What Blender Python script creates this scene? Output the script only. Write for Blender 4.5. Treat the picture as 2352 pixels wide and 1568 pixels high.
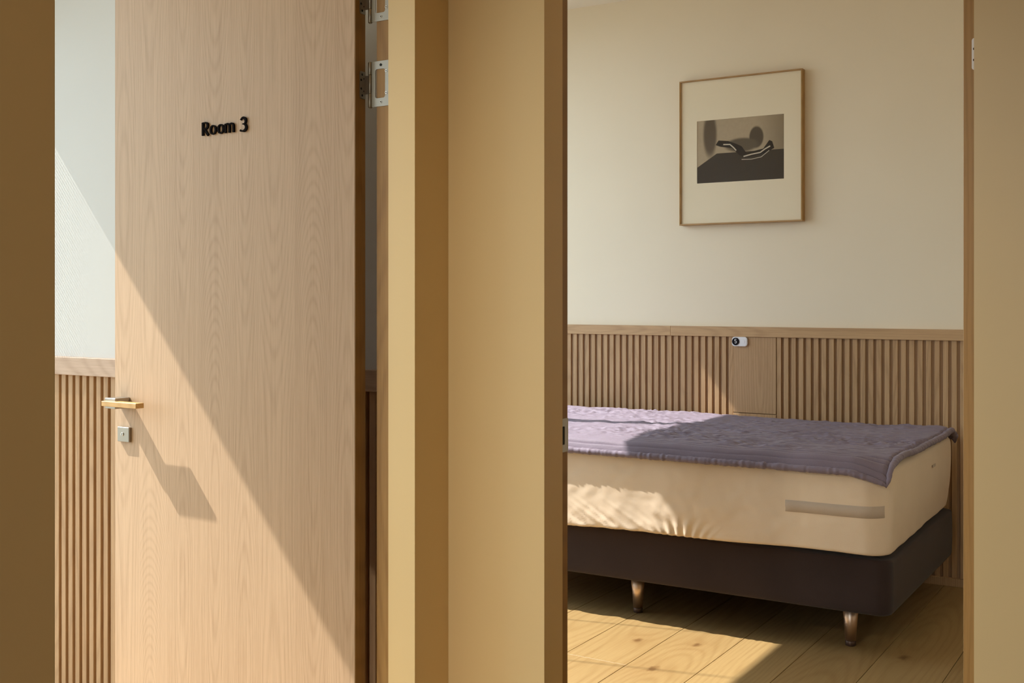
import bpy, bmesh, math, random
from mathutils import Vector, Matrix, noise

random.seed(4)
D = bpy.data
SC = bpy.context.scene
COL = SC.collection
for o in list(D.objects):
    D.objects.remove(o)

# ------------------------------------------------------------------ camera, world, sun, lamps, exposure
PSI = math.radians(31.75)
cam_d = D.cameras.new('camera')
cam_d.sensor_width = 36.0
cam_d.lens = 2560.0 / 2352.0 * 36.0
cam_d.shift_y = -96.0 / 2352.0
cam_d.clip_start = 0.05
cam = D.objects.new('camera', cam_d)
cam.location = (0, 0, 1.28)
cam.rotation_euler = (math.pi / 2, 0, PSI)
COL.objects.link(cam)
SC.camera = cam

w = D.worlds.new('sky')
SC.world = w
w.use_nodes = True
wn = w.node_tree
bg = wn.nodes['Background']
bg.inputs['Strength'].default_value = 4.6
tcw = wn.nodes.new('ShaderNodeTexCoord')
sepw = wn.nodes.new('ShaderNodeSeparateXYZ')
rw = wn.nodes.new('ShaderNodeValToRGB')
rw.color_ramp.elements[0].position = 0.48
rw.color_ramp.elements[0].color = (0.26, 0.26, 0.22, 1)
rw.color_ramp.elements[1].position = 0.52
rw.color_ramp.elements[1].color = (0.80, 0.93, 1.0, 1)
e_ = rw.color_ramp.elements.new(1.0)
e_.color = (0.58, 0.78, 1.0, 1)
mw_ = wn.nodes.new('ShaderNodeMath')
mw_.operation = 'MULTIPLY_ADD'
mw_.inputs[1].default_value = 0.5
mw_.inputs[2].default_value = 0.5
wn.links.new(tcw.outputs['Generated'], sepw.inputs[0])
wn.links.new(sepw.outputs['Z'], mw_.inputs[0])
wn.links.new(mw_.outputs[0], rw.inputs[0])
wn.links.new(rw.outputs[0], bg.inputs['Color'])

sd = D.lights.new('sun', 'SUN')
sd.energy = 8.9
sd.angle = math.radians(0.53)
sd.color = (1.0, 0.965, 0.90)
sun = D.objects.new('sun', sd)
sun.rotation_euler = Vector((4.3, 1.0, -5.06)).to_track_quat('-Z', 'Y').to_euler()
sun.location = (-12, -1, 12)
COL.objects.link(sun)


def area(name, loc, direction, sx, sy, energy, color, portal=False):
    l = D.lights.new(name, 'AREA')
    l.shape = 'RECTANGLE'
    l.size = sx
    l.size_y = sy
    l.energy = energy
    l.color = color
    if portal:
        l.cycles.is_portal = True
    ob = D.objects.new(name, l)
    ob.location = loc
    ob.rotation_euler = Vector(direction).to_track_quat('-Z', 'Y').to_euler()
    COL.objects.link(ob)
    return ob


FX = -3.60            # inner face of the window wall
# portals: they only tell the renderer where the sky comes in
area('portal', (FX - .12, 1.235, 1.37), (1, 0, 0), 2.25, 2.62, 1, (1, 1, 1), True)
area('portal', (FX - .12, 3.86, 1.59), (1, 0, 0), 2.25, 2.42, 1, (1, 1, 1), True)
area('portal', (-.975, -2.04, 1.37), (0, 1, 0), .95, 2.5, 1, (1, 1, 1), True)

# fill spot added behind the camera to brighten the corridor end wall
ld = D.lights.new('added_fill_spot', 'SPOT')
ld.energy = 165.0
ld.color = (1.0, 0.88, 0.68)
ld.shadow_soft_size = 0.12
ld.spot_size = math.radians(50)
ld.spot_blend = 1.0
lo = D.objects.new('added_fill_spot', ld)
lo.location = (-1.30, -1.10, 2.82)
lo.rotation_euler = (Vector((-1.22, 2.228, 0.55)) - Vector(lo.location)).to_track_quat('-Z', 'Y').to_euler()
COL.objects.link(lo)

SC.view_settings.view_transform = 'Standard'
SC.view_settings.look = 'None'
SC.view_settings.gamma = 1.0
SC.view_settings.use_curve_mapping = False
SC.view_settings.exposure = 0.0
SC.cycles.use_denoising = True
SC.cycles.max_bounces = 12
SC.cycles.diffuse_bounces = 8
SC.cycles.sample_clamp_indirect = 6.0
SC.cycles.caustics_reflective = False
SC.cycles.caustics_refractive = False


# ------------------------------------------------------------------ material helpers
class NT:
    def __init__(s, name):
        s.m = D.materials.new(name)
        s.m.use_nodes = True
        s.n = s.m.node_tree.nodes
        s.l = s.m.node_tree.links
        s.b = s.n['Principled BSDF']

    def node(s, t, **k):
        nd = s.n.new(t)
        for a, v in k.items():
            setattr(nd, a, v)
        return nd

    def link(s, a, b):
        s.l.new(a, b)

    def val(s, x, sock):
        if isinstance(x, (int, float)):
            sock.default_value = x
        else:
            s.link(x, sock)

    def math(s, op, a, b=0.0, c=None):
        nd = s.node('ShaderNodeMath', operation=op)
        s.val(a, nd.inputs[0])
        s.val(b, nd.inputs[1])
        if c is not None:
            s.val(c, nd.inputs[2])
        return nd.outputs[0]

    def comb(s, x, y, z):
        nd = s.node('ShaderNodeCombineXYZ')
        for i, v in enumerate((x, y, z)):
            s.val(v, nd.inputs[i])
        return nd.outputs[0]

    def noise(s, vec, scale=1.0, detail=2.0, rough=0.5):
        nd = s.node('ShaderNodeTexNoise')
        s.link(vec, nd.inputs['Vector'])
        nd.inputs['Scale'].default_value = scale
        nd.inputs['Detail'].default_value = detail
        nd.inputs['Roughness'].default_value = rough
        return nd.outputs['Fac']

    def ramp(s, fac, stops):
        nd = s.node('ShaderNodeValToRGB')
        cr = nd.color_ramp
        while len(cr.elements) < len(stops):
            cr.elements.new(0.5)
        for e, (p, c) in zip(cr.elements, stops):
            e.position = p
            e.color = (*c, 1) if len(c) == 3 else c
        s.link(fac, nd.inputs[0])
        return nd.outputs[0]

    def mix(s, f, a, b, mode='MIX'):
        nd = s.node('ShaderNodeMix', data_type='RGBA', blend_type=mode)
        s.val(f, nd.inputs[0])
        for x, i in ((a, 6), (b, 7)):
            if isinstance(x, tuple):
                nd.inputs[i].default_value = (*x, 1)
            else:
                s.link(x, nd.inputs[i])
        return nd.outputs[2]

    def bump(s, h, strength=0.3, dist=0.001):
        nd = s.node('ShaderNodeBump')
        nd.inputs['Strength'].default_value = strength
        nd.inputs['Distance'].default_value = dist
        s.link(h, nd.inputs['Height'])
        s.link(nd.outputs[0], s.b.inputs['Normal'])


def plain(name, col, rough=0.5, metal=0.0, bump=None, var=0.0, spec=None):
    t = NT(name)
    tc = t.node('ShaderNodeTexCoord')
    if var:
        f = t.noise(tc.outputs['Object'], 3.0, 4)
        c = t.ramp(f, [(0.3, tuple(v * (1 - var) for v in col)), (0.7, tuple(min(1, v * (1 + var)) for v in col))])
        t.link(c, t.b.inputs['Base Color'])
    else:
        t.b.inputs['Base Color'].default_value = (*col, 1)
    t.b.inputs['Roughness'].default_value = rough
    t.b.inputs['Metallic'].default_value = metal
    if spec is not None:
        t.b.inputs['Specular IOR Level'].default_value = spec
    if bump:
        t.bump(t.noise(tc.outputs['Object'], bump[0], 3), bump[1], bump[2])
    return t.m


KNOTS = [(-1.803, 3.812, .014), (-1.594, 3.879, .013), (-1.619, 3.547, .017), (-.907, 4.127, .016), (-1.36, 2.95, .015),
         (-2.08, 3.05, .014), (-2.45, 3.60, .016), (-.62, 3.35, .013), (-1.86, 2.75, .012)]


def wood(name, light, dark, axis='Z', strip=0.0, ring=0.008, contrast=1.0, rough=0.45, knots=False, cone=0.035,
         tint=0.0, coat=0.0, fig=0.30, warpk=0.05):
    """oak: cathedral figure from rings cut at a shallow angle, plus fine pores along the grain"""
    t = NT(name)
    tc = t.node('ShaderNodeTexCoord')
    sp = t.node('ShaderNodeSeparateXYZ')
    t.link(tc.outputs['Object'], sp.inputs[0])
    X, Y, Z = sp.outputs
    if axis == 'Z':
        across, along = t.math('MULTIPLY_ADD', Y, 0.8, X), Z
    elif axis == 'X':
        across, along = t.math('MULTIPLY_ADD', Y, 0.8, Z), X
    else:
        across, along = t.math('MULTIPLY_ADD', Z, 0.8, X), Y
    oi = t.node('ShaderNodeObjectInfo')
    rnd = oi.outputs['Random']
    al = t.math('MULTIPLY_ADD', rnd, 37.0, along)
    if strip:
        cell = t.math('FLOOR', t.math('DIVIDE', across, strip))
        wnz = t.node('ShaderNodeTexWhiteNoise', noise_dimensions='1D')
        t.link(t.math('MULTIPLY_ADD', rnd, 91.0, cell), wnz.inputs['W'])
        cr = wnz.outputs['Value']
        loc = t.math('SUBTRACT', across, t.math('MULTIPLY', t.math('ADD', cell, 0.5), strip))
        off = t.math('MULTIPLY_ADD', cr, 9.0, al)
        centre = t.math('MULTIPLY', t.math('SUBTRACT', cr, 0.5), strip * 0.35)
    else:
        loc = across
        cr = rnd
        off = al
        centre = t.math('MULTIPLY', t.math('SUBTRACT', rnd, 0.5), 0.06)
    warp = t.noise(t.comb(t.math('MULTIPLY', across, 5.0), t.math('MULTIPLY', off, 1.3), cr), 1.0, 3)
    a = t.math('ADD', t.math('SUBTRACT', loc, centre), t.math('MULTIPLY', t.math('SUBTRACT', warp, 0.5), warpk))
    # distance from the pith drifts slowly along the board
    drift = t.noise(t.comb(t.math('MULTIPLY', off, 0.55), cr, 0.3), 1.0, 1)
    b = t.math('MULTIPLY_ADD', drift, 3.2 * cone * 4, -cone * 3)
    r = t.math('SQRT', t.math('ADD', t.math('MULTIPLY', a, a), t.math('MULTIPLY', b, b)))
    if knots:
        gp = t.node('ShaderNodeNewGeometry').outputs['Position']
        gs = t.node('ShaderNodeSeparateXYZ')
        t.link(gp, gs.inputs[0])
        kd = None
        for (kx, ky, kr) in KNOTS:
            ax = t.math('DIVIDE', t.math('SUBTRACT', gs.outputs[0], kx), kr * 1.35)
            ay = t.math('DIVIDE', t.math('SUBTRACT', gs.outputs[1], ky), kr * 2.0)
            dd = t.math('SQRT', t.math('ADD', t.math('MULTIPLY', ax, ax), t.math('MULTIPLY', ay, ay)))
            kd = dd if kd is None else t.math('MINIMUM', kd, dd)
        kn = t.noise(t.comb(t.math('MULTIPLY', across, 60.0), t.math('MULTIPLY', al, 40.0), 0.0), 1.0, 2)
        kd = t.math('ADD', kd, t.math('MULTIPLY', t.math('SUBTRACT', kn, 0.5), 1.1))
        kk = t.math('EXPONENT', t.math('MULTIPLY', kd, -0.55))
        r = t.math('MULTIPLY_ADD', kk, 0.030, r)
    ph = t.math('MULTIPLY', r, 2 * math.pi / ring)
    sn = t.math('MULTIPLY_ADD', t.math('SINE', ph), 0.5, 0.5)
    sn = t.math('POWER', sn, 2.2)
    pore = t.noise(t.comb(t.math('MULTIPLY', across, 620.0), t.math('MULTIPLY', al, 14.0), rnd), 1.0, 2, 0.7)
    streak = t.noise(t.comb(t.math('MULTIPLY', across, 170.0), t.math('MULTIPLY', al, 1.6), rnd), 1.0, 3, 0.6)
    f = t.math('MULTIPLY', sn, fig * contrast)
    f = t.math('ADD', f, t.math('MULTIPLY', t.math('SUBTRACT', pore, 0.42), 0.95 * contrast))
    f = t.math('ADD', f, t.math('MULTIPLY', t.math('SUBTRACT', streak, 0.4), 0.9 * contrast))
    if strip:
        f = t.math('ADD', f, t.math('MULTIPLY', t.math('SUBTRACT', cr, 0.5), 0.18))
    else:
        f = t.math('ADD', f, t.math('MULTIPLY', t.math('SUBTRACT', rnd, 0.5), 0.25 + tint))
    col = t.ramp(f, [(0.0, light), (1.0, dark)])
    if knots:
        km = t.ramp(t.math('MULTIPLY', kd, 0.2), [(0.0, (1, 1, 1)), (0.08, (0.9, 0.9, 0.9)), (0.22, (0, 0, 0))])
        col = t.mix(t.math('MULTIPLY', km, 0.75), col, (dark[0] * 0.38, dark[1] * 0.26, dark[2] * 0.2))
        sh = t.ramp(t.math('MULTIPLY', kd, 0.12), [(0.0, (1, 1, 1)), (0.8, (0, 0, 0))])
        col = t.mix(t.math('MULTIPLY', sh, 0.22), col, (dark[0], dark[1] * 0.85, dark[2] * 0.7))
    t.link(col, t.b.inputs['Base Color'])
    t.b.inputs['Roughness'].default_value = rough
    t.b.inputs['Specular IOR Level'].default_value = 0.35
    if coat:
        t.b.inputs['Coat Weight'].default_value = coat
        t.b.inputs['Coat Roughness'].default_value = 0.3
    t.bump(pore, 0.12, 0.0006)
    return t.m


OAK_L, OAK_D = (0.62, 0.42, 0.25), (0.34, 0.20, 0.10)
M = {}
M['door_oak'] = wood('door_oak', (0.62, 0.435, 0.275), (0.41, 0.260, 0.150), 'Z', strip=0.118, ring=0.0040, rough=0.5, fig=0.24, warpk=0.014, cone=0.024)
M['jamb_oak'] = wood('jamb_oak', (0.42, 0.245, 0.085), (0.26, 0.135, 0.04), 'Z', ring=0.011, rough=0.4)
M['slat_oak'] = wood('slat_oak', (0.53, 0.34, 0.180), (0.33, 0.19, 0.090), 'Z', ring=0.009, cone=0.02, rough=0.5)
M['panel_oak'] = wood('panel_oak', (0.52, 0.335, 0.178), (0.33, 0.19, 0.092), 'Z', ring=0.012, cone=0.02, rough=0.5)
M['rail_oak'] = wood('rail_oak', (0.56, 0.36, 0.19), (0.35, 0.205, 0.098), 'X', ring=0.010, rough=0.5)
M['rail_pale'] = wood('rail_pale', (0.62, 0.46, 0.34), (0.40, 0.27, 0.18), 'X', ring=0.010, rough=0.5)
M['added_dark_finish'] = wood('added_dark_finish', (0.19, 0.11, 0.05), (0.10, 0.055, 0.022), 'Z', ring=0.011, rough=0.6)
M['backing'] = plain('backing_oak', (0.40, 0.255, 0.14), 0.6)
M['frame_oak'] = wood('frame_oak', (0.46, 0.28, 0.12), (0.30, 0.17, 0.07), 'X', ring=0.009, rough=0.4)
M['lever_oak'] = wood('lever_oak', (0.66, 0.42, 0.17), (0.42, 0.24, 0.08), 'X', ring=0.006, rough=0.4)
M['floor_oak'] = wood('floor_oak', (0.39, 0.262, 0.112), (0.235, 0.130, 0.044), 'Y', ring=0.017, cone=0.03, contrast=0.8,
                      rough=0.42, knots=True)
M['floor_base'] = plain('floor_joint', (0.06, 0.035, 0.015), 0.8)
M['paint_warm_lit'] = plain('paint_warm_lit', (0.85, 0.755, 0.59), 0.55, bump=(260, 0.05, 0.0004), var=0.01)  # off-white wall paint with warm floor bounce tinted into its colour
M['paint_cool_lit'] = plain('paint_cool_lit', (0.655, 0.65, 0.61), 0.55, bump=(260, 0.05, 0.0004), var=0.01)  # same off-white, with the cooler room light put into its colour
M['paint_cream'] = plain('paint_cream', (0.80, 0.60, 0.305), 0.38, bump=(260, 0.05, 0.0004), var=0.01)
M['ceiling'] = plain('ceiling_paint', (0.88, 0.83, 0.75), 0.6, bump=(200, 0.04, 0.0004))
M['steel'] = plain('brushed_steel', (0.37, 0.335, 0.28), 0.34, 1.0, bump=(500, 0.05, 0.0003))
M['steel_dark'] = plain('hinge_steel', (0.46, 0.41, 0.34), 0.36, 1.0)
M['screw'] = plain('screw_steel', (0.80, 0.79, 0.76), 0.2, 1.0)
M['dark'] = plain('dark_recess', (0.012, 0.010, 0.008), 0.6)
M['letter'] = plain('black_acrylic', (0.008, 0.005, 0.004), 0.8, spec=0.05)
M['copper'] = plain('satin_copper', (0.78, 0.58, 0.44), 0.36, 1.0)
M['foot'] = plain('foot_cap', (0.10, 0.06, 0.045), 0.4, 0.5)
M['white_plastic'] = plain('white_plastic', (0.80, 0.80, 0.84), 0.35)
M['black_dial'] = plain('black_dial', (0.010, 0.008, 0.012), 0.6, spec=0.1)
M['mat_board'] = plain('mat_board', (0.88, 0.775, 0.575), 0.7, var=0.01)
M['window_frame'] = plain('window_frame', (0.25, 0.24, 0.23), 0.4)
M['outer'] = plain('outer_wall', (0.6, 0.58, 0.54), 0.8)
M['blind'] = plain('blind_slats', (0.80, 0.79, 0.76), 0.5)


def fabric(name, col, col2, weave=900, rough=0.85, sheen=0.3, bstr=0.25, wr=None):
    t = NT(name)
    tc = t.node('ShaderNodeTexCoord')
    o = tc.outputs['Object']
    f = t.noise(o, weave, 2)
    g = t.noise(o, 5, 3)
    c = t.ramp(t.math('ADD', t.math('MULTIPLY', f, 0.5), t.math('MULTIPLY', g, 0.5)), [(0.35, col2), (0.62, col)])
    t.link(c, t.b.inputs['Base Color'])
    t.b.inputs['Roughness'].default_value = rough
    t.b.inputs['Sheen Weight'].default_value = sheen
    t.b.inputs['Specular IOR Level'].default_value = 0.25
    h = f
    if wr:
        h = t.math('MULTIPLY_ADD', t.noise(o, wr[0], 4, 0.6), wr[1], f)
    t.bump(h, bstr, 0.001)
    return t.m


M['sheet'] = fabric('beige_jersey', (0.82, 0.665, 0.50), (0.77, 0.62, 0.455), 700, 0.8, 0.15, 0.15, (28, 3.0))
M['band'] = fabric('band_fabric', (0.55, 0.45, 0.355), (0.50, 0.40, 0.31), 700, 0.8, 0.1, 0.15)
M['base_fabric'] = fabric('brown_upholstery', (0.042, 0.026, 0.023), (0.030, 0.018, 0.016), 900, 0.9, 0.15, 0.3)
M['quilt'] = fabric('purple_grey_cotton', (0.220, 0.176, 0.224), (0.188, 0.148, 0.190), 500, 0.60, 0.12, 0.3, (90, 2.5))

# photograph in the frame: a plain tonal interior, not the original print
t = NT('monochrome_print')
tc = t.node('ShaderNodeTexCoord')
sp = t.node('ShaderNodeSeparateXYZ')
t.link(tc.outputs['Object'], sp.inputs[0])
px, pz = sp.outputs[0], sp.outputs[2]


def smooth_lt(v, edge, soft):
    nd = t.node('ShaderNodeMapRange', interpolation_type='SMOOTHSTEP')
    t.val(v, nd.inputs[0])
    nd.inputs[1].default_value = edge - soft
    nd.inputs[2].default_value = edge + soft
    nd.inputs[3].default_value = 1.0
    nd.inputs[4].default_value = 0.0
    return nd.outputs[0]


def ell(cx, cz, rx, rz, soft, wob=0.0):
    a = t.math('DIVIDE', t.math('SUBTRACT', px, cx), rx)
    b = t.math('DIVIDE', t.math('SUBTRACT', pz, cz), rz)
    d = t.math('ADD', t.math('MULTIPLY', a, a), t.math('MULTIPLY', b, b))
    return smooth_lt(d, 1.0, soft)


wallc = t.mix(smooth_lt(px, 0.16, 0.10), (0.28, 0.215, 0.135), (0.50, 0.40, 0.27))
c = t.mix(ell(-0.155, 0.085, 0.035, 0.11, 0.5), wallc, (0.13, 0.095, 0.06))
c = t.mix(ell(0.085, 0.055, 0.036, 0.052, 0.25), c, (0.095, 0.07, 0.045))
c = t.mix(ell(0.01, 0.022, 0.085, 0.034, 0.4), c, (0.13, 0.10, 0.065))
flo = smooth_lt(pz, -0.012, 0.0012)
line = t.math('MULTIPLY_ADD', px, 0.62, 0.062)        # left corner of the floor
flo2 = smooth_lt(t.math('SUBTRACT', pz, line), 0.0, 0.0012)
fl = t.math('MULTIPLY', flo, t.math('MAXIMUM', flo2, smooth_lt(t.math('MULTIPLY', px, -1), 0.115, 0.002)))
c = t.mix(fl, c, (0.045, 0.032, 0.022))
c = t.mix(0.25, c, t.mix(t.noise(tc.outputs['Object'], 60, 4), c, (0.16, 0.12, 0.08)))
t.link(c, t.b.inputs['Base Color'])
t.b.inputs['Roughness'].default_value = 0.7
t.b.inputs['Specular IOR Level'].default_value = 0.05
M['print'] = t.m
M['print_dark'] = plain('print_dark_tone', (0.03, 0.02, 0.013), 0.7, spec=0.05)
M['print_mid'] = plain('print_mid_tone', (0.17, 0.13, 0.09), 0.6)
M['print_light'] = plain('print_light_tone', (0.60, 0.52, 0.40), 0.6)

t = NT('picture_glass')
t.n.remove(t.b)
out = t.n['Material Output']
tr = t.node('ShaderNodeBsdfTransparent')
gl = t.node('ShaderNodeBsdfGlossy')
gl.inputs['Roughness'].default_value = 0.02
fr = t.node('ShaderNodeFresnel')
fr.inputs['IOR'].default_value = 1.35
mx = t.node('ShaderNodeMixShader')
mx.inputs[0].default_value = 0.022
t.link(tr.outputs[0], mx.inputs[1])
t.link(gl.outputs[0], mx.inputs[2])
t.link(mx.outputs[0], out.inputs['Surface'])
M['glass'] = t.m


# ------------------------------------------------------------------ mesh helpers
def mesh_obj(name, bm, mat, parent=None, loc=(0, 0, 0), smooth=False):
    me = D.meshes.new(name)
    bmesh.ops.recalc_face_normals(bm, faces=bm.faces)
    bm.to_mesh(me)
    bm.free()
    if smooth:
        for p in me.polygons:
            p.use_smooth = True
    if mat:
        me.materials.append(M[mat] if isinstance(mat, str) else mat)
    ob = D.objects.new(name, me)
    ob.location = loc
    if parent:
        ob.parent = parent
    COL.objects.link(ob)
    return ob


def add_box(bm, x0, x1, y0, y1, z0, z1):
    vs = [bm.verts.new((x, y, z)) for x in (x0, x1) for y in (y0, y1) for z in (z0, z1)]
    for f in ((0, 1, 3, 2), (4, 6, 7, 5), (0, 4, 5, 1), (2, 3, 7, 6), (0, 2, 6, 4), (1, 5, 7, 3)):
        bm.faces.new([vs[i] for i in f])
    return vs


def wpos(o):
    p = Vector((0, 0, 0))
    while o is not None:
        p += o.location
        o = o.parent
    return p


def box(name, x0, x1, y0, y1, z0, z1, mat, parent=None, bevel=0.0, seg=1, local=False):
    """box given in world coordinates (or in the parent's when local), origin at its centre"""
    c = Vector(((x0 + x1) / 2, (y0 + y1) / 2, (z0 + z1) / 2))
    bm = bmesh.new()
    add_box(bm, x0 - c.x, x1 - c.x, y0 - c.y, y1 - c.y, z0 - c.z, z1 - c.z)
    if bevel:
        bmesh.ops.recalc_face_normals(bm, faces=bm.faces)
        bmesh.ops.bevel(bm, geom=list(bm.edges), offset=bevel, segments=seg, affect='EDGES', profile=0.5)
    loc = c if (local or parent is None) else c - wpos(parent)
    return mesh_obj(name, bm, mat, parent, loc)


def boxes(name, lst, mat, parent=None):
    bm = bmesh.new()
    for b in lst:
        add_box(bm, *b)
    off = Vector((0, 0, 0)) if parent is None else -wpos(parent)
    return mesh_obj(name, bm, mat, parent, off)


def empty(name, loc, rz=0.0):
    o = D.objects.new(name, None)
    o.empty_display_size = 0.1
    o.location = loc
    o.rotation_euler = (0, 0, rz)
    COL.objects.link(o)
    return o


def tag(o, label=None, cat=None, group=None, kind=None):
    if label:
        o['label'] = label
    if cat:
        o['category'] = cat
    if group:
        o['group'] = group
    if kind:
        o['kind'] = kind
    return o


def cyl(name, r0, r1, h, mat, parent, loc, axis='Z', n=24, smooth=True, bev=0.0):
    """closed tapered cylinder from 0 to h along the axis"""
    bm = bmesh.new()
    prof = [(0, 0), (r0 - bev, 0), (r0, bev), (r1, h - bev), (r1 - bev, h), (0, h)] if bev else [(0, 0), (r0, 0), (r1, h), (0, h)]
    rings = []
    for r, z in prof:
        if r == 0:
            rings.append([bm.verts.new((0, 0, z))])
        else:
            rings.append([bm.verts.new((r * math.cos(2 * math.pi * k / n), r * math.sin(2 * math.pi * k / n), z)) for k in range(n)])
    for a, b in zip(rings, rings[1:]):
        for k in range(n):
            q = [a[k % len(a)], a[(k + 1) % len(a)], b[(k + 1) % len(b)], b[k % len(b)]]
            q2 = []
            for v in q:
                if v not in q2:
                    q2.append(v)
            if len(q2) > 2:
                bm.faces.new(q2)
    if axis == 'Y':
        bmesh.ops.rotate(bm, verts=bm.verts, cent=(0, 0, 0), matrix=Matrix.Rotation(-math.pi / 2, 3, 'X'))
    elif axis == 'X':
        bmesh.ops.rotate(bm, verts=bm.verts, cent=(0, 0, 0), matrix=Matrix.Rotation(math.pi / 2, 3, 'Y'))
    ob = mesh_obj(name, bm, mat, parent, loc, False)
    if smooth:
        for p in ob.data.polygons:
            p.use_smooth = len(p.vertices) == 4
    return ob


def prism(name, loop, d, mat, parent, loc, holes=(), plane='XZ', bevel=0.0):
    """extrude a 2-D outline (with holes) by d; plane XZ extrudes towards +Y, plane YZ towards +X"""
    bm = bmesh.new()

    def mk(lp, off):
        vs = []
        for a, b in lp:
            vs.append(bm.verts.new((a, off, b) if plane == 'XZ' else (off, a, b)))
        return vs
    sides = []
    for off in (0, d):
        edges = []
        for lp in (loop, *holes):
            vs = mk(lp, off)
            es = [bm.edges.new((vs[i], vs[(i + 1) % len(vs)])) for i in range(len(vs))]
            edges += es
            sides.append(vs)
        bmesh.ops.triangle_fill(bm, use_beauty=True, edges=edges)
    nl = 1 + len(holes)
    for k in range(nl):
        a, b = sides[k], sides[k + nl]
        for i in range(len(a)):
            bm.faces.new((a[i], a[(i + 1) % len(a)], b[(i + 1) % len(a)], b[i]))
    return mesh_obj(name, bm, mat, parent, loc)


def rrect(x0, x1, z0, z1, r, n=4, corners=(1, 1, 1, 1)):
    pts = []
    for (cx_, cz_, a0), on in zip(((x1 - r, z1 - r, 0), (x0 + r, z1 - r, 90), (x0 + r, z0 + r, 180), (x1 - r, z0 + r, 270)), corners):
        if on:
            for k in range(n + 1):
                a = math.radians(a0 + 90 * k / n)
                pts.append((cx_ + r * math.cos(a), cz_ + r * math.sin(a)))
        else:
            pts.append((x1 if a0 in (0, 270) else x0, z1 if a0 in (0, 90) else z0))
    return pts


# ------------------------------------------------------------------ THE SETTING
H = 2.85
CW = -1.561            # corridor side of the left wall
EW = 2.228             # corridor side of the end wall


def wall(name, lst, mat):
    o = boxes(name, lst, mat)
    o['kind'] = 'structure'
    return o


# corridor left wall with the opening of the first room
wall('wall_left', [(-1.639, CW, -2.0, 1.132, 0, H), (-1.639, CW, 2.0917, EW, 0, H),
                   (-1.639, CW, 1.132, 2.0917, 2.15, H)], 'paint_cream')
# room side of the same partition, in the cool-lit copy of the off-white
wall('wall_left_inner', [(-1.672, -1.639, 0.0, 1.080, 0, H), (-1.672, -1.639, 2.140, 2.36, 0, H),
                         (-1.672, -1.639, 1.080, 2.140, 2.17, H)], 'paint_cool_lit')
# corridor end wall with the opening of the bedroom
wall('wall_end', [(CW - .078, -1.2911, EW, 2.3144, 0, H), (-.3624, .46, EW, 2.3144, 0, H),
                  (-1.2911, -.3624, EW, 2.3144, 2.15, H)], 'paint_cream')
wall('wall_end_inner', [(-1.66, -1.335, 2.3144, 2.36, 0, H), (-.330, .46, 2.3144, 2.36, 0, H),
                        (-1.335, -.330, 2.3144, 2.36, 2.18, H)], 'paint_warm_lit')
wall('wall_right', [(.45, .55, -2.0, EW, 0, H)], 'added_dark_finish')  # unseen wall; dark finish invented to cut bounce onto the left wall
wall('wall_behind', [(-1.66, -1.45, -2.10, -2.0, 0, H), (-.50, .55, -2.10, -2.0, 0, H),
                     (-1.45, -.50, -2.10, -2.0, 0, .10), (-1.45, -.50, -2.10, -2.0, 2.65, H)], 'paint_cream')  # out-of-view opening added to let daylight reach the end wall
# partition between the two rooms (its far face carries the first room's wainscot)
wall('wall_partition', [(FX, -1.672, 2.362, 2.45, 0, H)], 'paint_cool_lit')
wall('wall_side_near', [(FX, -1.672, 0, .1, 0, H)], 'paint_cool_lit')
wall('wall_side_bedroom', [(-.25, -.15, 2.36, 5.29, 0, H)], 'paint_warm_lit')
wall('wall_bedroom', [(FX, -.15, 5.291, 5.39, 0, H)], 'paint_warm_lit')
# facade: two window openings
wall('wall_facade', [
    (FX - .1, FX, 0, .12, 0, H), (FX - .1, FX, 2.345, 2.75, 0, H), (FX - .1, FX, 4.94, 5.39, 0, H),
    (FX - .1, FX, .12, 2.345, 2.680, H), (FX - .1, FX, 2.75, 4.94, 2.777, H),
    (FX - .1, FX, .12, 2.345, 0, .06), (FX - .1, FX, 2.75, 4.94, 0, .40)], 'outer')
ce = wall('ceiling', [(FX - .1, .55, -2.1, 5.39, H, H + .12)], 'ceiling')
fl = wall('floor', [(FX - .1, .55, -2.1, 5.39, -.06, -.012)], 'floor_base')

# floor boards: run towards the picture wall, 24.5 cm wide
pw = .2445
x_b = -1.2268
cuts = {}
rr = random.Random(7)
k0 = int((FX - x_b) // pw)
k1 = int((.5 - x_b) // pw) + 1
for k in range(k0, k1 + 1):
    xa, xb = x_b + k * pw, x_b + (k + 1) * pw
    xa, xb = max(xa, FX), min(xb, .45)
    if xb - xa < .01:
        continue
    ends = [-2.0]
    y = -2.0 + rr.uniform(.6, 1.9)
    if k == -3:
        ends += [-.4, 1.55, 3.533]
    else:
        while y < 5.0:
            if not (3.45 < y < 5.2):
                ends.append(y)
            y += rr.uniform(1.5, 1.95)
    ends.append(5.29)
    for a, b in zip(ends, ends[1:]):
        o = box('floor_board', xa + .0009, xb - .0009, a + .0006, b - .0006, -.014, 0, 'floor_oak', fl, .0008)


# ------------------------------------------------------------------ WAINSCOTS
def wainscot(parent, yb, ranges, mat, pitch_h, z_top, slat_w=.0224, depth=.010, z0=.036):
    """backing, then slats: each an object that shares its mesh"""
    bm = bmesh.new()
    h = z_top - z0
    add_box(bm, -slat_w / 2, slat_w / 2, -depth / 2, depth / 2, -h / 2, h / 2)
    bmesh.ops.recalc_face_normals(bm, faces=bm.faces)
    ed = [e for e in bm.edges if abs(e.verts[0].co.z - e.verts[1].co.z) > .1]
    bmesh.ops.bevel(bm, geom=ed, offset=.0013, segments=1, affect='EDGES')
    me = D.meshes.new('slat')
    bm.to_mesh(me)
    bm.free()
    me.materials.append(M[mat])
    for x in ranges:
        o = D.objects.new('slat', me)
        o.location = Vector((x + slat_w / 2, yb - depth / 2, (z0 + z_top) / 2)) - wpos(parent)
        o.parent = parent
        COL.objects.link(o)


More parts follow.
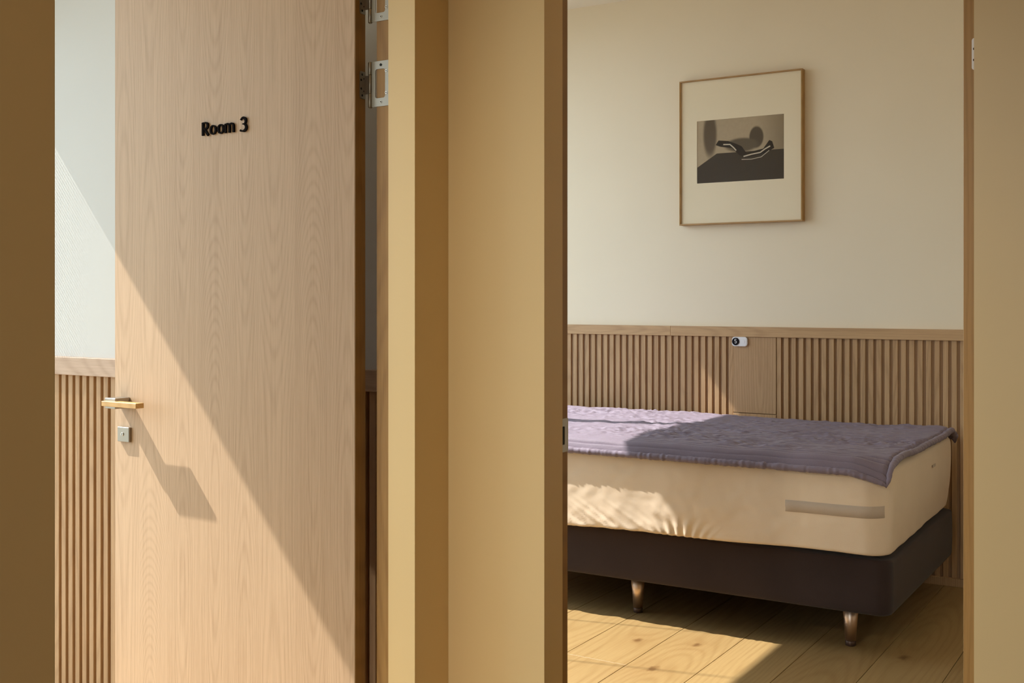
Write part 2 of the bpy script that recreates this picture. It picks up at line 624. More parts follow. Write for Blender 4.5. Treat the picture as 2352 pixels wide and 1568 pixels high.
# bedroom (picture wall)
WB = D.objects['wall_bedroom']
box('backing_board', FX, -.25, 5.287, 5.293, 0, 1.10, 'backing', WB)
left = [-1.9766 - .0216 - .03665 * k for k in range(44)]
right = [-1.7550 + .0365 * k for k in range(41)]
wainscot(WB, 5.287, [x for x in left if x > FX] + right, 'slat_oak', .0365, 1.0965)
box('plain_panel', -1.9745, -1.7565, 5.274, 5.287, .7235, 1.0963, 'panel_oak', WB, .0008)
box('plain_panel', -1.9745, -1.7565, 5.274, 5.287, .036, .7200, 'panel_oak', WB, .0008)
box('cap_rail', FX, -2.309, 5.268, 5.293, 1.0968, 1.1462, 'rail_oak', WB, .0010)
box('cap_rail', -2.3083, -.25, 5.268, 5.293, 1.0968, 1.1462, 'rail_oak', WB, .0010)
box('skirting', FX, -.25, 5.264, 5.287, 0, .036, 'slat_oak', WB, .0012)

# first room (seen left of the door)
WP = D.objects['wall_partition']
box('backing_board', FX, -1.672, 2.359, 2.364, 0, 1.035, 'backing', WP)
x0_ = -3.2026
s3 = [x0_ + .0351 * k for k in range(-11, 43)]
wainscot(WP, 2.359, [x for x in s3 if FX < x < -1.70], 'slat_oak', .0351, 1.0335, .0222, .012, 0)
box('cap_rail', FX, -1.672, 2.334, 2.364, 1.0340, 1.0920, 'rail_pale', WP, .0015)


# ------------------------------------------------------------------ WINDOWS (outside the frame, they let the sun in)
def window(name, ya, yb, za, zb, bars_y, bar_w, thin=()):
    fx0, fx1 = FX - .09, FX - .05
    o = boxes(name, [(fx0, fx1, ya, ya + .001, za, zb), (fx0, fx1, yb - .001, yb, za, zb)], 'window_frame')
    o['kind'] = 'structure'
    t_ = .03
    for b in ((fx0, fx1, ya, yb, za, za + .01), (fx0, fx1, ya, yb, zb - .003, zb)):
        box('window_frame', *b, 'window_frame', o)
    for y in bars_y:
        box('mullion', fx0, fx1, y - bar_w / 2, y + bar_w / 2, za, zb, 'window_frame', o)
    for y in thin:
        box('blind_cord', fx1 + .01, fx1 + .016, y - .0022, y + .0022, za, zb, 'window_frame', o)
    return o


window('window_1', .12, 2.345, .06, 2.680, [1.05, 1.98], .09)
window('window_2', 2.75, 4.94, .40, 2.777, [4.225], .085, thin=[3.57, 3.07])
window('window_3', -1.2, .1, .25, 2.5, [], .05) if False else None

# fine slatted blind in the far pane of the first room's window
bl = empty('window_blind', (FX - .03, 2.19, .3))
tag(bl, 'pale fine slatted blind hanging in the window of the first room', 'blind')
bm = bmesh.new()
z = .27
while z < 2.24:
    add_box(bm, -.0012, .0012, -.155, .155, z - .3 - .0030, z - .3 + .0030)
    z += .0142
o = mesh_obj('blind_slats', bm, 'blind', bl)
o['kind'] = 'stuff'
box('head_box', FX - .06, FX - .01, 2.03, 2.345, 2.262, 2.680, 'blind', bl)

# ------------------------------------------------------------------ DOOR FRAMES
# first room: far jamb, a wooden liner set 2 cm back behind the plaster
j = empty('trim_1', (-1.65, 2.12, 0))
j['kind'] = 'structure'
box('jamb_liner', -1.690, -1.640, 2.112, 2.140, 0, 2.17, 'jamb_oak', j)
box('jamb_liner', -1.690, -1.640, 1.080, 1.112, 0, 2.17, 'jamb_oak', j)
box('head_liner', -1.690, -1.640, 1.112, 2.112, 2.145, 2.17, 'jamb_oak', j)
# bedroom opening
j2 = empty('trim_2', (-.8, 2.34, 0))
j2['kind'] = 'structure'
box('jamb_liner', -1.335, -1.311, 2.3150, 2.375, 0, 2.17, 'jamb_oak', j2)
box('jamb_liner', -.345, -.325, 2.3150, 2.375, 0, 2.17, 'jamb_oak', j2)
box('head_liner', -1.311, -.345, 2.3150, 2.375, 2.15, 2.17, 'jamb_oak', j2)
# strike plate with its latch hole
sp_ = prism('strike_plate', rrect(2.325, 2.376, .912, .993, .003), .0016, 'steel_dark', j2,
            Vector((-1.3112, 0, 0)) - Vector((-.8, 2.34, 0)),
            holes=[rrect(2.340, 2.3585, .930, .974, .002)], plane='YZ')
box('latch_hole', -1.316, -1.3108, 2.340, 2.3583, .930, .974, 'dark', j2)

# ------------------------------------------------------------------ DOOR 1 (first room, stands open)
PHI = math.radians(1.5)
dr = empty('door_1', (-1.73, 2.078, 0), -PHI)
tag(dr, kind='structure')
DW = .899
box('door_leaf', -DW, 0, 0, .038, .006, 2.135, 'door_oak', dr, .0008, local=True)
box('edge_band', .0002, .0012, .0012, .0368, .006, 2.135, 'jamb_oak', dr, local=True)

# handle: square steel neck with an oak lever
hd = box('handle_neck', -.877, -.832, -.050, 0, .9765, 1.0055, 'steel', dr, .0012, local=True)
lv = box('handle_lever', -.874, -.7262, -.064, -.037, .9840, .9980, 'lever_oak', None, .0009)
lv.parent = hd
lv.location = lv.location - hd.location
# lock rose with its keyhole cylinder
rs = box('lock_rose', -.8765, -.8265, -.009, 0, .8800, .9215, 'steel', dr, .0012, local=True)
cyl('key_cylinder', .0052, .0052, .0022, 'screw', rs, (-.0025, -.0066, .001), 'Y', 20, bev=.0005)
k_ = box('key_slot', -.0032, -.0018, -.0072, -.0060, -.003, .005, 'dark', rs, local=True)

# ---- lettering "Room 3": thick verticals, thin horizontals, cut out and set on the door
TH, TN = .0072, .0036


def ribbon(bm, pts, wth=TH, wtn=TN, depth=.004, close=False, ws=None):
    n = len(pts)
    L, R = [], []
    for i, p in enumerate(pts):
        a = pts[(i - 1) % n] if (close or i > 0) else p
        b = pts[(i + 1) % n] if (close or i < n - 1) else p
        dx, dz = b[0] - a[0], b[1] - a[1]
        ln = math.hypot(dx, dz) or 1
        dx, dz = dx / ln, dz / ln
        wd = ws[i] if ws else wtn + (wth - wtn) * abs(dz) ** 1.5
        L.append((p[0] - dz * wd / 2, p[1] + dx * wd / 2))
        R.append((p[0] + dz * wd / 2, p[1] - dx * wd / 2))
    vs = [[bm.verts.new((q[0], y, q[1])) for q in side] for side in (L, R) for y in (0, depth)]
    Lf, Lb, Rf, Rb = vs
    m = n if close else n - 1
    for i in range(m):
        k = (i + 1) % n
        bm.faces.new((Lf[i], Lf[k], Rf[k], Rf[i]))
        bm.faces.new((Lb[i], Rb[i], Rb[k], Lb[k]))
        bm.faces.new((Lf[i], Lb[i], Lb[k], Lf[k]))
        bm.faces.new((Rf[i], Rf[k], Rb[k], Rb[i]))
    if not close:
        for i in (0, n - 1):
            bm.faces.new((Lf[i], Rf[i], Rb[i], Lb[i]))


def arc(cx_, cz_, rx, rz, a0, a1, n=14):
    return [(cx_ + rx * math.cos(math.radians(a0 + (a1 - a0) * k / n)),
             cz_ + rz * math.sin(math.radians(a0 + (a1 - a0) * k / n))) for k in range(n + 1)]


def letter(name, strokes, x, z, d=.004):
    bm = bmesh.new()
    for s in strokes:
        ribbon(bm, **s)
    return mesh_obj(name, bm, 'letter', dr, (x, -.0052, z))


ZB = 1.7157
stR = [dict(pts=[(.0036, 0), (.0036, .0350)]),
       dict(pts=[(.0036, .0335), (.012, .0338)] + arc(.0135, .0258, .0085, .0080, 80, -80) + [(.0095, .0178), (.0045, .0178)]),
       dict(pts=[(.0095, .0178), (.0165, .0085), (.0245, 0)], ws=[.004, .0062, .0072])]
letter('letter', stR, -.5325, ZB)


def stO():
    return [dict(pts=arc(.0122, .0125, .0096, .0112, 0, 348, 29), close=True, wth=.0066, wtn=.0030)]


letter('letter', stO(), -.5018, ZB)
letter('letter', stO(), -.4726, ZB)
mm = [dict(pts=[(.0036, 0), (.0036, .0205), (.0028, .0245)], ws=[.0066, .0066, .0052]),
      dict(pts=[(.0036, .0165)] + arc(.0108, .0165, .0075, .0072, 160, 0, 12) + [(.0183, 0)],
           ws=[.003] + [.003 + .0034 * k / 12 for k in range(13)] + [.0066]),
      dict(pts=[(.0183, .0165)] + arc(.0258, .0165, .0075, .0072, 160, 0, 12) + [(.0335, 0)],
           ws=[.003] + [.003 + .0034 * k / 12 for k in range(13)] + [.0066])]
letter('letter', mm, -.4460, ZB)
t3 = [dict(pts=arc(.0125, .0258, .0092, .0085, 160, -62, 20) + [(.0135, .0178)],
           ws=[.0052, .0046] + [.0036 + .0036 * math.sin(math.pi * k / 18) for k in range(19)] + [.0034]),
      dict(pts=[(.0100, .0184)] + arc(.0122, .0092, .0112, .0092, 78, -110, 20) + [(.0035, .0012), (.0012, .0030)],
           ws=[.003] + [.0034 + .0040 * math.sin(math.pi * k / 20) for k in range(21)] + [.0044, .005])]
letter('numeral', t3, -.3892, ZB)

# ---- two butterfly hinges: leaf let into the door edge, knuckles, frame leaf with a cut-out on the jamb
R1 = Matrix.Rotation(PHI, 4, 'Z')


def to_door(p):
    """world point to door-local coordinates"""
    v = Vector((p[0] + 1.73, p[1] - 2.078, p[2]))
    return R1 @ v


def make_hinge(zc):
    hx, hy = -1.7105, 2.1130
    root = mesh_obj('hinge', (lambda b: (add_box(b, -.0005, .0005, -.0005, .0005, -.002, .002), b)[1])(bmesh.new()),
                    'steel_dark', dr, to_door((hx, hy, zc)))
    root.rotation_euler = (0, 0, PHI)
    # knuckles
    for (a, b, r, nm) in ((.0245, .0545, .0056, 'knuckle'), (-.0215, .0240, .0047, 'knuckle'), (-.0545, -.0220, .0056, 'knuckle'),
                          (.0545, .0560, .0040, 'pin_cap'), (-.0560, -.0545, .0040, 'pin_cap')):
        cyl(nm, r, r, b - a, 'steel', root, (0, 0, a), 'Z', 20, bev=.0006)
    # leaf on the door edge, rounded on its left side (plane YZ, just proud of the edge)
    lf = prism('door_leaf_plate', rrect(-.0195, .002, -.033, .033, .005, 4, (0, 1, 1, 0)), .0016, 'steel_dark', root,
               (-1.7288 - hx, 0, 0), plane='YZ')
    for dz, dy in ((.0255, -.0105), (.0120, -.0145), (-.0090, -.0145), (-.0250, -.0105)):
        s = cyl('screw', .0029, .0029, .0009, 'dark', root, (-1.7277 - hx, dy, dz), 'X', 14)
    for dz in (.016, -.014):
        cyl('rivet_hole', .0016, .0016, .0008, 'dark', root, (-1.7277 - hx, -.0045, dz), 'X', 10)
    # link from the door leaf to the knuckle
    box('leaf_neck', -1.7285 - hx, -.002, .0005, .0022, -.021, .0235, 'steel_dark', root, local=True)
    # frame leaf, flat on the jamb liner
    x1_ = -1.6450 - hx
    prism('frame_leaf', [(.0062, -.0545), (x1_, -.0545), (x1_, .0545), (.0062, .0545)], .0016, 'steel', root,
          (0, 2.1104 - hy, 0), holes=[rrect(.0170, -1.6635 - hx, -.0345, .0355, .006)])
    for dx, dz, mt in ((-1.6765 - hx, .0450, 'dark'), (-1.6600 - hx, .0290, 'screw'), (-1.6600 - hx, -.0235, 'screw'),
                       (-1.6765 - hx, -.0440, 'steel_dark')):
        cyl('screw', .0034, .0030, .0011, mt, root, (dx, 2.1095 - hy, dz), 'Y', 16)
        s2 = boxes('screw_slot', [(dx - .0016, dx + .0016, 2.1089 - hy, 2.1096 - hy, dz - .0004, dz + .0004),
                                  (dx - .0004, dx + .0004, 2.1089 - hy, 2.1096 - hy, dz - .0016, dz + .0016)], 'dark')
        s2.parent = root
    return root


make_hinge(1.7990)
make_hinge(2.0040)

# ------------------------------------------------------------------ DOOR 2 (bedroom door, swung in, seen on its hinge edge)
d2 = empty('door_2', (-.384, 2.362, 0))
tag(d2, kind='structure')
box('door_leaf', -.4040, -.3640, 2.362, 3.262, .006, 2.145, 'jamb_oak', d2, .0008)
hg = prism('hinge', rrect(-.3882, -.3640, 1.7355, 1.7985, .005, 4, (0, 1, 1, 0)), .0014, 'white_plastic', d2,
           Vector((0, 2.3607, 0)) - Vector((-.384, 2.362, 0)))
for zz in (1.755, 1.777):
    cyl('screw', .0028, .0028, .0008, 'dark', hg, (-.3830, -.0007, zz), 'Y', 12)
box('handle_neck', -.447, -.404, 3.18, 3.225, .9765, 1.0055, 'steel', d2, .0012)

# ------------------------------------------------------------------ FRAMED PICTURE
pc = empty('framed_picture', (-1.936, 5.27, 1.655))
tag(pc, 'black and white photograph in a wide cream mat and thin oak frame', 'picture')
PX0, PX1, PZ0, PZ1, PY = -2.2520, -1.6200, 1.6550, 2.3840, 5.2500
fw = .0072
for nm, b in (('frame_rail', (PX0, PX1, PY, 5.2905, PZ1 - fw, PZ1)), ('frame_rail', (PX0, PX1, PY, 5.2905, PZ0, PZ0 + fw)),
              ('frame_stile', (PX0, PX0 + fw, PY, 5.2905, PZ0 + fw, PZ1 - fw)),
              ('frame_stile', (PX1 - fw, PX1, PY, 5.2905, PZ0 + fw, PZ1 - fw))):
    box(nm, *b, 'frame_oak' if nm == 'frame_rail' else 'jamb_oak', pc, .0008)
prx0, prx1, prz0, prz1 = -2.1600, -1.7130, 1.8640, 2.1765
bm = bmesh.new()
cxp, czp = (PX0 + PX1) / 2, PZ0
mat_ = prism('mat_board', [(PX0 + fw, PZ0 + fw), (PX1 - fw, PZ0 + fw), (PX1 - fw, PZ1 - fw), (PX0 + fw, PZ1 - fw)], .002, 'mat_board', pc,
             Vector((0, 5.2600, 0)) - Vector((-1.936, 5.27, 1.655)),
             holes=[[(prx0, prz0), (prx1, prz0), (prx1, prz1), (prx0, prz1)]])
pr = box('photographic_print', prx0 - .003, prx1 + .003, 5.2622, 5.2635, prz0 - .003, prz1 + .003, 'print', pc)
box('back_board', PX0 + fw, PX1 - fw, 5.2640, 5.2680, PZ0 + fw, PZ1 - fw, 'backing', pc)
box('glazing', PX0 + fw, PX1 - fw, 5.2570, 5.2575, PZ0 + fw, PZ1 - fw, 'glass', pc)


def flat_shape(pts, mt, y):
    bm = bmesh.new()
    cx_, cz_ = (prx0 + prx1) / 2, (prz0 + prz1) / 2
    vs = [bm.verts.new((p[0], y, p[1])) for p in pts]
    es = [bm.edges.new((vs[i], vs[(i + 1) % len(vs)])) for i in range(len(vs))]
    bmesh.ops.triangle_fill(bm, use_beauty=True, edges=es)
    me_o = mesh_obj('printed_shape', bm, mt, pr, (0, 0, 0))
    return me_o


def flat_band(pts, wd, mt, y):
    bm = bmesh.new()
    prev = None
    for i, p in enumerate(pts):
        a = pts[max(0, i - 1)]
        b = pts[min(len(pts) - 1, i + 1)]
        dx, dz = b[0] - a[0], b[1] - a[1]
        l_ = math.hypot(dx, dz)
        nx, nz = -dz / l_ * wd / 2, dx / l_ * wd / 2
        cur = (bm.verts.new((p[0] + nx, y, p[1] + nz)), bm.verts.new((p[0] - nx, y, p[1] - nz)))
        if prev:
            bm.faces.new((prev[0], cur[0], cur[1], prev[1]))
        prev = cur
    return mesh_obj('printed_shape', bm, mt, pr, (0, 0, 0))


# generic empty couch in tones: dark cushion line and pale curved rails
flat_shape([(-.125, .030), (-.11, .052), (-.06, .046), (-.02, .030), (.01, .015), (.035, -.020), (.12, -.004), (.15, .035), (.165, .028),
            (.175, -.005), (.13, -.026), (.05, -.040), (.00, -.030), (-.04, .010), (-.10, .020)], 'print_dark', -.0012)
flat_band([(-.085, .030), (-.05, .028), (-.03, .010), (-.018, -.004)], .006, 'print_light', -.0016)
flat_band([(.02, -.036), (.06, -.028), (.105, -.022), (.13, -.006), (.155, .006)], .006, 'print_light', -.0016)
flat_band([(.01, -.050), (.06, -.052), (.11, -.044), (.15, -.015)], .003, 'print_light', -.0016)

# ------------------------------------------------------------------ SMALL NUMBERED DEVICE ON THE PANEL
dv = empty('wall_button', (-1.938, 5.266, 1.0505))
tag(dv, 'small white rounded wall device with a black dial reading 5, on the panelling', 'device')
prism('housing', rrect(-.0395, .0395, .0, .0460, .0145, 6), .010, 'white_plastic', dv, (0, -.0020, 0))
prism('cover_plate', rrect(-.0365, .0365, .003, .0430, .0125, 6), .0015, 'white_plastic', dv, (0, -.0032, 0))
dl = cyl('dial', .0187, .0187, .0022, 'black_dial', dv, (-.0192, -.0054, .0232), 'Y', 32, bev=.0004)
cyl('push_button', .0105, .0105, .0008, 'white_plastic', dv, (.0175, -.0040, .0230), 'Y', 28, bev=.0003)
bm = bmesh.new()
ribbon(bm, [(.0046, .0098), (.0010, .0098), (-.0036, .0098), (-.0038, .0060), (-.0041, .0014)] + arc(.0002, -.0036, .0048, .0054, 118, -150, 16),
       .0027, .0027, .0003)
n5 = mesh_obj('numeral', bm, 'white_plastic', dl, (-.0004, -.0003, .0010))

# ------------------------------------------------------------------ BED
BX0, BX1 = -2.935, -.935


def outline(x0, x1, y0, y1, r, step, rn):
    """closed counter-clockwise rounded rectangle with (point, outward normal)"""
    pts = []
    cs = ((x1 - r, y0 + r, -90), (x1 - r, y1 - r, 0), (x0 + r, y1 - r, 90), (x0 + r, y0 + r, 180))
    segs = []
    for cx_, cy_, a0 in cs:
        segs.append([(cx_ + r * math.cos(math.radians(a0 + 90 * k / rn)), cy_ + r * math.sin(math.radians(a0 + 90 * k / rn)),
                      math.cos(math.radians(a0 + 90 * k / rn)), math.sin(math.radians(a0 + 90 * k / rn))) for k in range(rn + 1)])
    for i, sg in enumerate(segs):
        pts += sg
        nx_ = segs[(i + 1) % 4][0]
        a = sg[-1]
        dist = math.hypot(nx_[0] - a[0], nx_[1] - a[1])
        st = step[i]
        n = max(1, int(dist / st))
        for k in range(1, n):
            f = k / n
            pts.append((a[0] + (nx_[0] - a[0]) * f, a[1] + (nx_[1] - a[1]) * f, a[2], a[3]))
    return pts


def slab(name, ol, prof, mat, parent, disp=None, base=(0, 0, 0)):
    bm = bmesh.new()
    rows = []
    for ins, z in prof:
        row = []
        for (x, y, nx_, ny_) in ol:
            p = Vector((x - nx_ * ins, y - ny_ * ins, z))
            if disp:
                p = disp(p, nx_, ny_)
            row.append(bm.verts.new(p - Vector(base)))
        rows.append(row)
    n = len(ol)
    for a, b in zip(rows, rows[1:]):
        for k in range(n):
            bm.faces.new((a[k], a[(k + 1) % n], b[(k + 1) % n], b[k]))
    bm.faces.new(list(reversed(rows[0])))
    bm.faces.new(rows[-1])
    ob = mesh_obj(name, bm, mat, parent)
    for p in ob.data.polygons:
        p.use_smooth = len(p.vertices) == 4
    return ob


bed = empty('bed_base', (-1.935, 4.62, 0))
tag(bed, 'dark brown upholstered box bed base on tapered metal legs under the mattress', 'bed')
BO = (-1.935, 4.62, 0)
ol = outline(BX0 + .005, BX1 + .002, 4.032, 5.215, .050, (.12, .1, .12, .1), 8)
def base_disp(p, nx_, ny_):
    # tall soft sides: belly out a little at mid height
    zz = (p.z - .16) / .22
    k = math.sin(max(0, min(1, zz)) * math.pi) * .004
    return Vector((p.x + nx_ * k, p.y + ny_ * k, p.z))
prof = [(.04, .158), (.012, .158), (.003, .162), (0, .172)] + [(0, .172 + .178 * k / 8) for k in range(1, 9)] + [(.003, .3555), (.010, .3575), (.06, .358)]
slab('upholstered_box', ol, prof, 'base_fabric', bed, base_disp, BO)
for lx, ly in ((-1.9655, 4.158), (-1.1064, 4.172), (-2.80, 4.158), (-1.1064, 5.09), (-1.9655, 5.09), (-2.80, 5.09)):
    lg = cyl('leg', .0190, .0300, .140, 'copper', bed, Vector((lx, ly, .020)) - Vector(BO), 'Z', 32)
    cyl('foot_cap', .0190, .0195, .020, 'foot', lg, (0, 0, -.020), 'Z', 28, bev=.002)
    cyl('mount_plate', .034, .034, .004, 'foot', lg, (0, 0, .138), 'Z', 28)

# mattress in its jersey sheet
mt = empty('mattress', (-1.935, 4.60, .36))
tag(mt, 'thick mattress in a beige stretch fitted sheet lying on the dark bed base', 'mattress')
MO = (-1.935, 4.60, .36)
MZ0, MZ1 = .359, .694
ol = outline(BX0, BX1 + .004, 3.978, 5.205, .085, (.045, .03, .0065, .05) if False else (.02, .05, .05, .0075), 18)


def folds(x, z):
    """diagonal pull folds fanning out of the lower edge, strongest at the left and near x=-1.7"""
    d = 0.0
    zb = z - .37
    if zb < .16:
        u = x + zb * 1.55
        fade = max(0.0, 1 - zb / .125) ** 1.25
        env = 1.0 if x < -1.9 else max(0.0, 1 - (x + 1.9) / .28)
        n1 = noise.noise(Vector((u * 17.0, zb * 3.0, 1.7)))
        n2 = noise.noise(Vector((u * 37.0, zb * 5.0, 5.1)))
        ridge = (1 - abs(n1) * 2.2) * .0115 + (1 - abs(n2) * 2) * .005
        d += ridge * fade * env
    # second fan of small gathers
    g = math.exp(-((x + 1.70) / .10) ** 2) * max(0.0, 1 - zb / .075)
    d += g * .0055 * math.sin((x + zb * (x + 1.70) * -6) * 190)
    return d


def rise_(x):
    return .004 + .018 * max(0.0, min(1.0, (x + 2.3) / 1.3)) + .003 * math.sin(x * 9)


def mat_disp(p, nx_, ny_):
    zz = (p.z - MZ0) / (MZ1 - MZ0)
    f = max(0.0, min(1.0, zz))
    # bottom edge rises and falls gently, side bulges a touch in the middle
    lowz = p.z + (1 - f) * rise_(p.x)
    k = .006 * math.sin(f * math.pi)
    if p.y < 4.1 and -ny_ > .5:
        k += folds(p.x, p.z)
        k += .0030 * noise.noise(Vector((p.x * 7, p.z * 9, .4))) + .0014 * noise.noise(Vector((p.x * 24, p.z * 30, 2.0)))
    elif nx_ > .5:
        k += .004 * noise.noise(Vector((p.y * 9 + p.z * 14, p.z * 3, 3.3))) * (1.2 - f)
        k -= .020 * (1 - f) ** 2 * ((p.y - 4.0) / 1.2)
    # corner seam
    return Vector((p.x + nx_ * k, p.y + ny_ * k, lowz))


prof = [(.10, .358), (.030, .358), (.012, .359), (.003, .362)]
prof += [(0, .368 + .290 * k / 46) for k in range(47)]
prof += [(.0025, .670), (.009, .680), (.020, .687), (.036, .6915), (.07, .693), (.2, .694)]
slab('fitted_sheet', ol, prof, 'sheet', mt, mat_disp, MO)


# raised band showing through the sheet near the foot corner, wraps the rounded corner
def strip_on(name, xa, xb, za, zb, off, mtl, wrap=0.0):
    bm = bmesh.new()
    pts = []
    n = 20
    for k in range(n + 1):
        x = xa + (xb - xa) * k / n
        pts.append((x, 3.978, 0, -1))
    if wrap:
        r = .085
        cx_, cy_ = BX1 + .004 - r, 3.978 + r
        for k in range(1, 13):
            a = math.radians(-90 + 90 * k / 12 * wrap)
            pts.append((cx_ + r * math.cos(a), cy_ + r * math.sin(a), math.cos(a), math.sin(a)))
    rows = []
    for z_, extra in ((za, -.004), (za + .002, off), ((za + zb) / 2, off), (zb - .002, off), (zb, -.004)):
        row = []
        for i, (x, y, nx_, ny_) in enumerate(pts):
            f = (z_ - MZ0) / (MZ1 - MZ0)
            rise = .010 * max(0, i / len(pts) - .4)
            e = extra if 0 < i < len(pts) - 1 else -.004
            k = .006 * math.sin(f * math.pi) + e
            if -ny_ > .5:
                k += folds(x, z_) + .0030 * noise.noise(Vector((x * 7, z_ * 9, .4))) + .0014 * noise.noise(Vector((x * 24, z_ * 30, 2.0)))
            lowz = z_ + (1 - f) * rise_(x) + rise
            row.append(bm.verts.new(Vector((x + nx_ * k, y + ny_ * k, lowz)) - Vector(MO)))
        rows.append(row)
    for a, b in zip(rows, rows[1:]):
        for k in range(len(a) - 1):
            bm.faces.new((a[k], a[k + 1], b[k + 1], b[k]))
    return mesh_obj(name, bm, mtl, mt, (0, 0, 0), True)


sb = strip_on('side_band', -1.300, BX1 + .004 - .085, .497, .545, .0013, 'band', .62)
tag(sb, 'greyish handle band showing through the sheet')
cn = box('care_label', -.9245, -.9225, 4.72, 4.775, .602, .612, 'band', mt)

# ------------------------------------------------------------------ QUILT
qt = empty('quilt', (-1.93, 4.6, .70))
tag(qt, 'purple grey channel-quilted bed pad with a gathered hem on top of the mattress', 'bedding')
QO = Vector((-1.93, 4.6, .70))
QX0, QX1, QY0, QY1 = -2.940, -.930, 3.962, 5.195


def sstep(a, b, x):
    f = max(0.0, min(1.0, (x - a) / (b - a)))
    return f * f * (3 - 2 * f)


def q_base(x, y):
    z_ = .7095
    z_ -= .036 * (1 - sstep(3.945, 4.015, y)) ** 1.4
    z_ += .007 * math.exp(-((y - 4.2) / .12) ** 2)
    z_ -= .010 * sstep(5.10, 5.20, y)
    # corners hang down
    d1 = math.hypot(x - QX1, y - QY0)
    z_ -= .034 * max(0.0, 1 - d1 / .13) ** 1.3
    d2 = math.hypot(x - QX1, y - QY1)
    z_ -= .022 * max(0.0, 1 - d2 / .09)
    z_ += .006 * math.sin(x * 2.3 + 1.0) * sstep(4.0, 4.3, y) * .6
    z_ += .010 * sstep(-1.25, -1.0, x) * math.exp(-((y - 5.1) / .12) ** 2) * .8
    z_ -= .004 * math.exp(-((x + 1.20) / .06) ** 2) * math.exp(-((y - 5.15) / .1) ** 2)
    return z_


chs = []                       # channel seams across the bed, unevenly spaced
y_ = QY0 + .020
rq = random.Random(3)
while y_ < QY1:
    chs.append(y_)
    y_ += rq.choice((.036, .042, .048, .058, .034))


def q_puff(x, y):
    yy = y + .006 * noise.noise(Vector((x * 2.2, y * 1.5, 9)))
    a = max([c_ for c_ in chs if c_ <= yy], default=QY0)
    b = min([c_ for c_ in chs if c_ > yy], default=QY1)
    f = (yy - a) / max(.001, b - a)
    puff = (math.sin(math.pi * max(0, min(1, f)))) ** .38 * .0125 - .0065 * math.exp(-(min(yy - a, b - yy) / .0030) ** 2)
    wr = noise.noise(Vector((x * 26, y * 48, 2.0))) * .0058 + noise.noise(Vector((x * 55, y * 70, 6.0))) * .0026
    # short pull creases that run skew to the channels
    cr = 1 - abs(noise.noise(Vector((x * 12 + y * 16, y * 34 - x * 6, 4.0)))) * 3
    amp = .35 + 1.1 * max(0, noise.noise(Vector((x * 1.8, y * 3.0, 8.0))) + .25)
    return puff * (1 + .3 * noise.noise(Vector((x * 9, y * 3, 1)))) + (wr + max(0, cr) * .0070) * amp * sstep(4.02, 4.12, y)


NX, NY = 320, 560
bm = bmesh.new()
grid = []
for jx in range(NX + 1):
    fx = jx / NX
    x = QX0 + (QX1 - QX0) * fx
    col = []
    for jy in range(NY + 1):
        fy = jy / NY
        y = QY0 + (QY1 - QY0) * fy
        # corner pulled out slightly, edges wander
        ex = x + .004 * noise.noise(Vector((y * 6, 0, 3))) * fx
        ey = y + .006 * noise.noise(Vector((x * 3.5, 0, 7))) * (1 - fy)
        z_ = q_base(x, y) + q_puff(x, y)
        edge = min(x - QX0, QX1 - x, y - QY0, QY1 - y)
        z_ -= .011 * (1 - sstep(0, .016, edge))
        # fold line between two layers of wadding, seen as the long dark crease
        col.append(bm.verts.new(Vector((ex, ey, z_)) - QO))
    grid.append(col)
for a, b in zip(grid, grid[1:]):
    for k in range(NY):
        bm.faces.new((a[k], b[k], b[k + 1], a[k + 1]))
q1 = mesh_obj('quilted_top', bm, 'quilt', qt, (0, 0, 0), True)

# hem: a soft gathered roll all round
path = []
def hp(x, y, dz=0.0):
    return Vector((x, y, q_base(x, y) + dz))
n_ = 500
for k in range(n_):
    x = QX0 + (QX1 - QX0) * k / n_
    tp = max(0.0, 1 - (QX1 - x) / .09) * .35
    path.append((Vector((x, QY0 - .006 + .006 * noise.noise(Vector((x * 3.5, 0, 7))), q_base(x, QY0 - .006) - .004)), .0115 * (1 - tp), .0125 * (1 - tp)))
tip = Vector((QX1 + .004, QY0 - .010, q_base(QX1, QY0) - .012))
path.append((tip, .006, .006))
n_ = 320
for k in range(1, n_):
    y = QY0 + (QY1 - QY0) * k / n_
    tq = max(0.0, 1 - (y - QY0) / .10) * .40
    path.append((Vector((QX1 + .008 + .004 * noise.noise(Vector((y * 6, 0, 3))), y, q_base(QX1, y) + .001)), .0135 * (1 - tq), .0115 * (1 - tq)))
path.append((Vector((QX1 + .006, QY1 + .004, q_base(QX1, QY1) - .020)), .010, .010))
n_ = 220
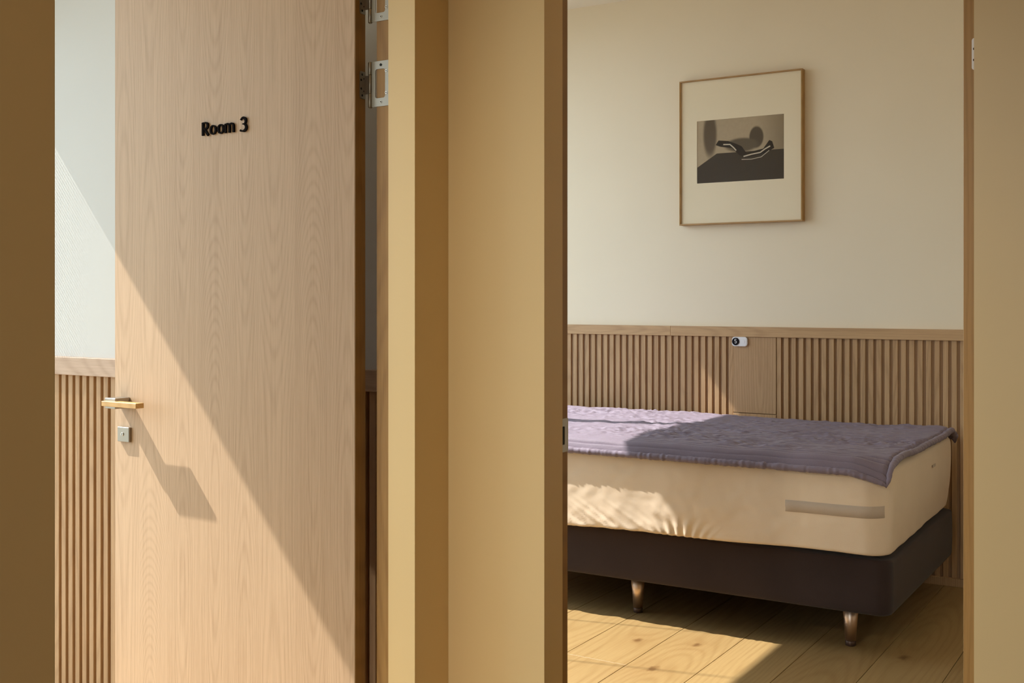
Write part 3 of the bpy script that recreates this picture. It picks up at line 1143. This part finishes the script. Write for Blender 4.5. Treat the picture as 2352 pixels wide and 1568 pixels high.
for k in range(1, n_):
    x = QX1 + (QX0 - QX1) * k / n_
    path.append((Vector((x, QY1 + .006, q_base(x, QY1) - .002)), .012, .011))
n_ = 120
for k in range(1, n_):
    y = QY1 + (QY0 - QY1) * k / n_
    path.append((Vector((QX0 - .006, y, q_base(QX0, y))), .013, .011))
bm = bmesh.new()
rings = []
N = len(path)
s_acc = 0.0
for i, (p, rh, rv) in enumerate(path):
    a, b = path[(i - 1) % N][0], path[(i + 1) % N][0]
    tdir = (b - a)
    s_acc += (b - p).length
    tdir.normalize()
    side = Vector((tdir.y, -tdir.x, 0)).normalized()
    up = Vector((0, 0, 1))
    g = noise.noise(Vector((s_acc * 75, 0, 0))) * .22 + noise.noise(Vector((s_acc * 24, 5, 0))) * .16
    ring = []
    for k in range(12):
        an = 2 * math.pi * k / 12
        sk = noise.noise(Vector((s_acc * 60 + math.cos(an) * .9, math.sin(an) * .8, 3))) * .14
        m_ = 1 + g + sk
        ring.append(bm.verts.new(p + side * math.cos(an) * rh * m_ + up * math.sin(an) * rv * m_ - QO))
    rings.append(ring)
for i in range(N):
    a, b = rings[i], rings[(i + 1) % N]
    for k in range(12):
        bm.faces.new((a[k], a[(k + 1) % 12], b[(k + 1) % 12], b[k]))
mesh_obj('gathered_hem', bm, 'quilt', qt, (0, 0, 0), True)


# ------------------------------------------------------------------ FITTING FOR THE ADDED FILL SPOT (behind the camera)
dn = empty('added_spot_fitting', (-1.30, -1.10, H))
tag(dn, 'small round fitting of the added fill spot, corridor ceiling behind the camera', 'lamp')
bm = bmesh.new()
n_ = 32
rg = [[bm.verts.new((rad * math.cos(2 * math.pi * k / n_), rad * math.sin(2 * math.pi * k / n_), zz)) for k in range(n_)]
      for rad, zz in ((.058, 0), (.058, -.006), (.042, -.008), (.040, 0))]
for a, b in zip(rg, rg[1:]):
    for k in range(n_):
        bm.faces.new((a[k], a[(k + 1) % n_], b[(k + 1) % n_], b[k]))
mesh_obj('trim_ring', bm, 'white_plastic', dn)
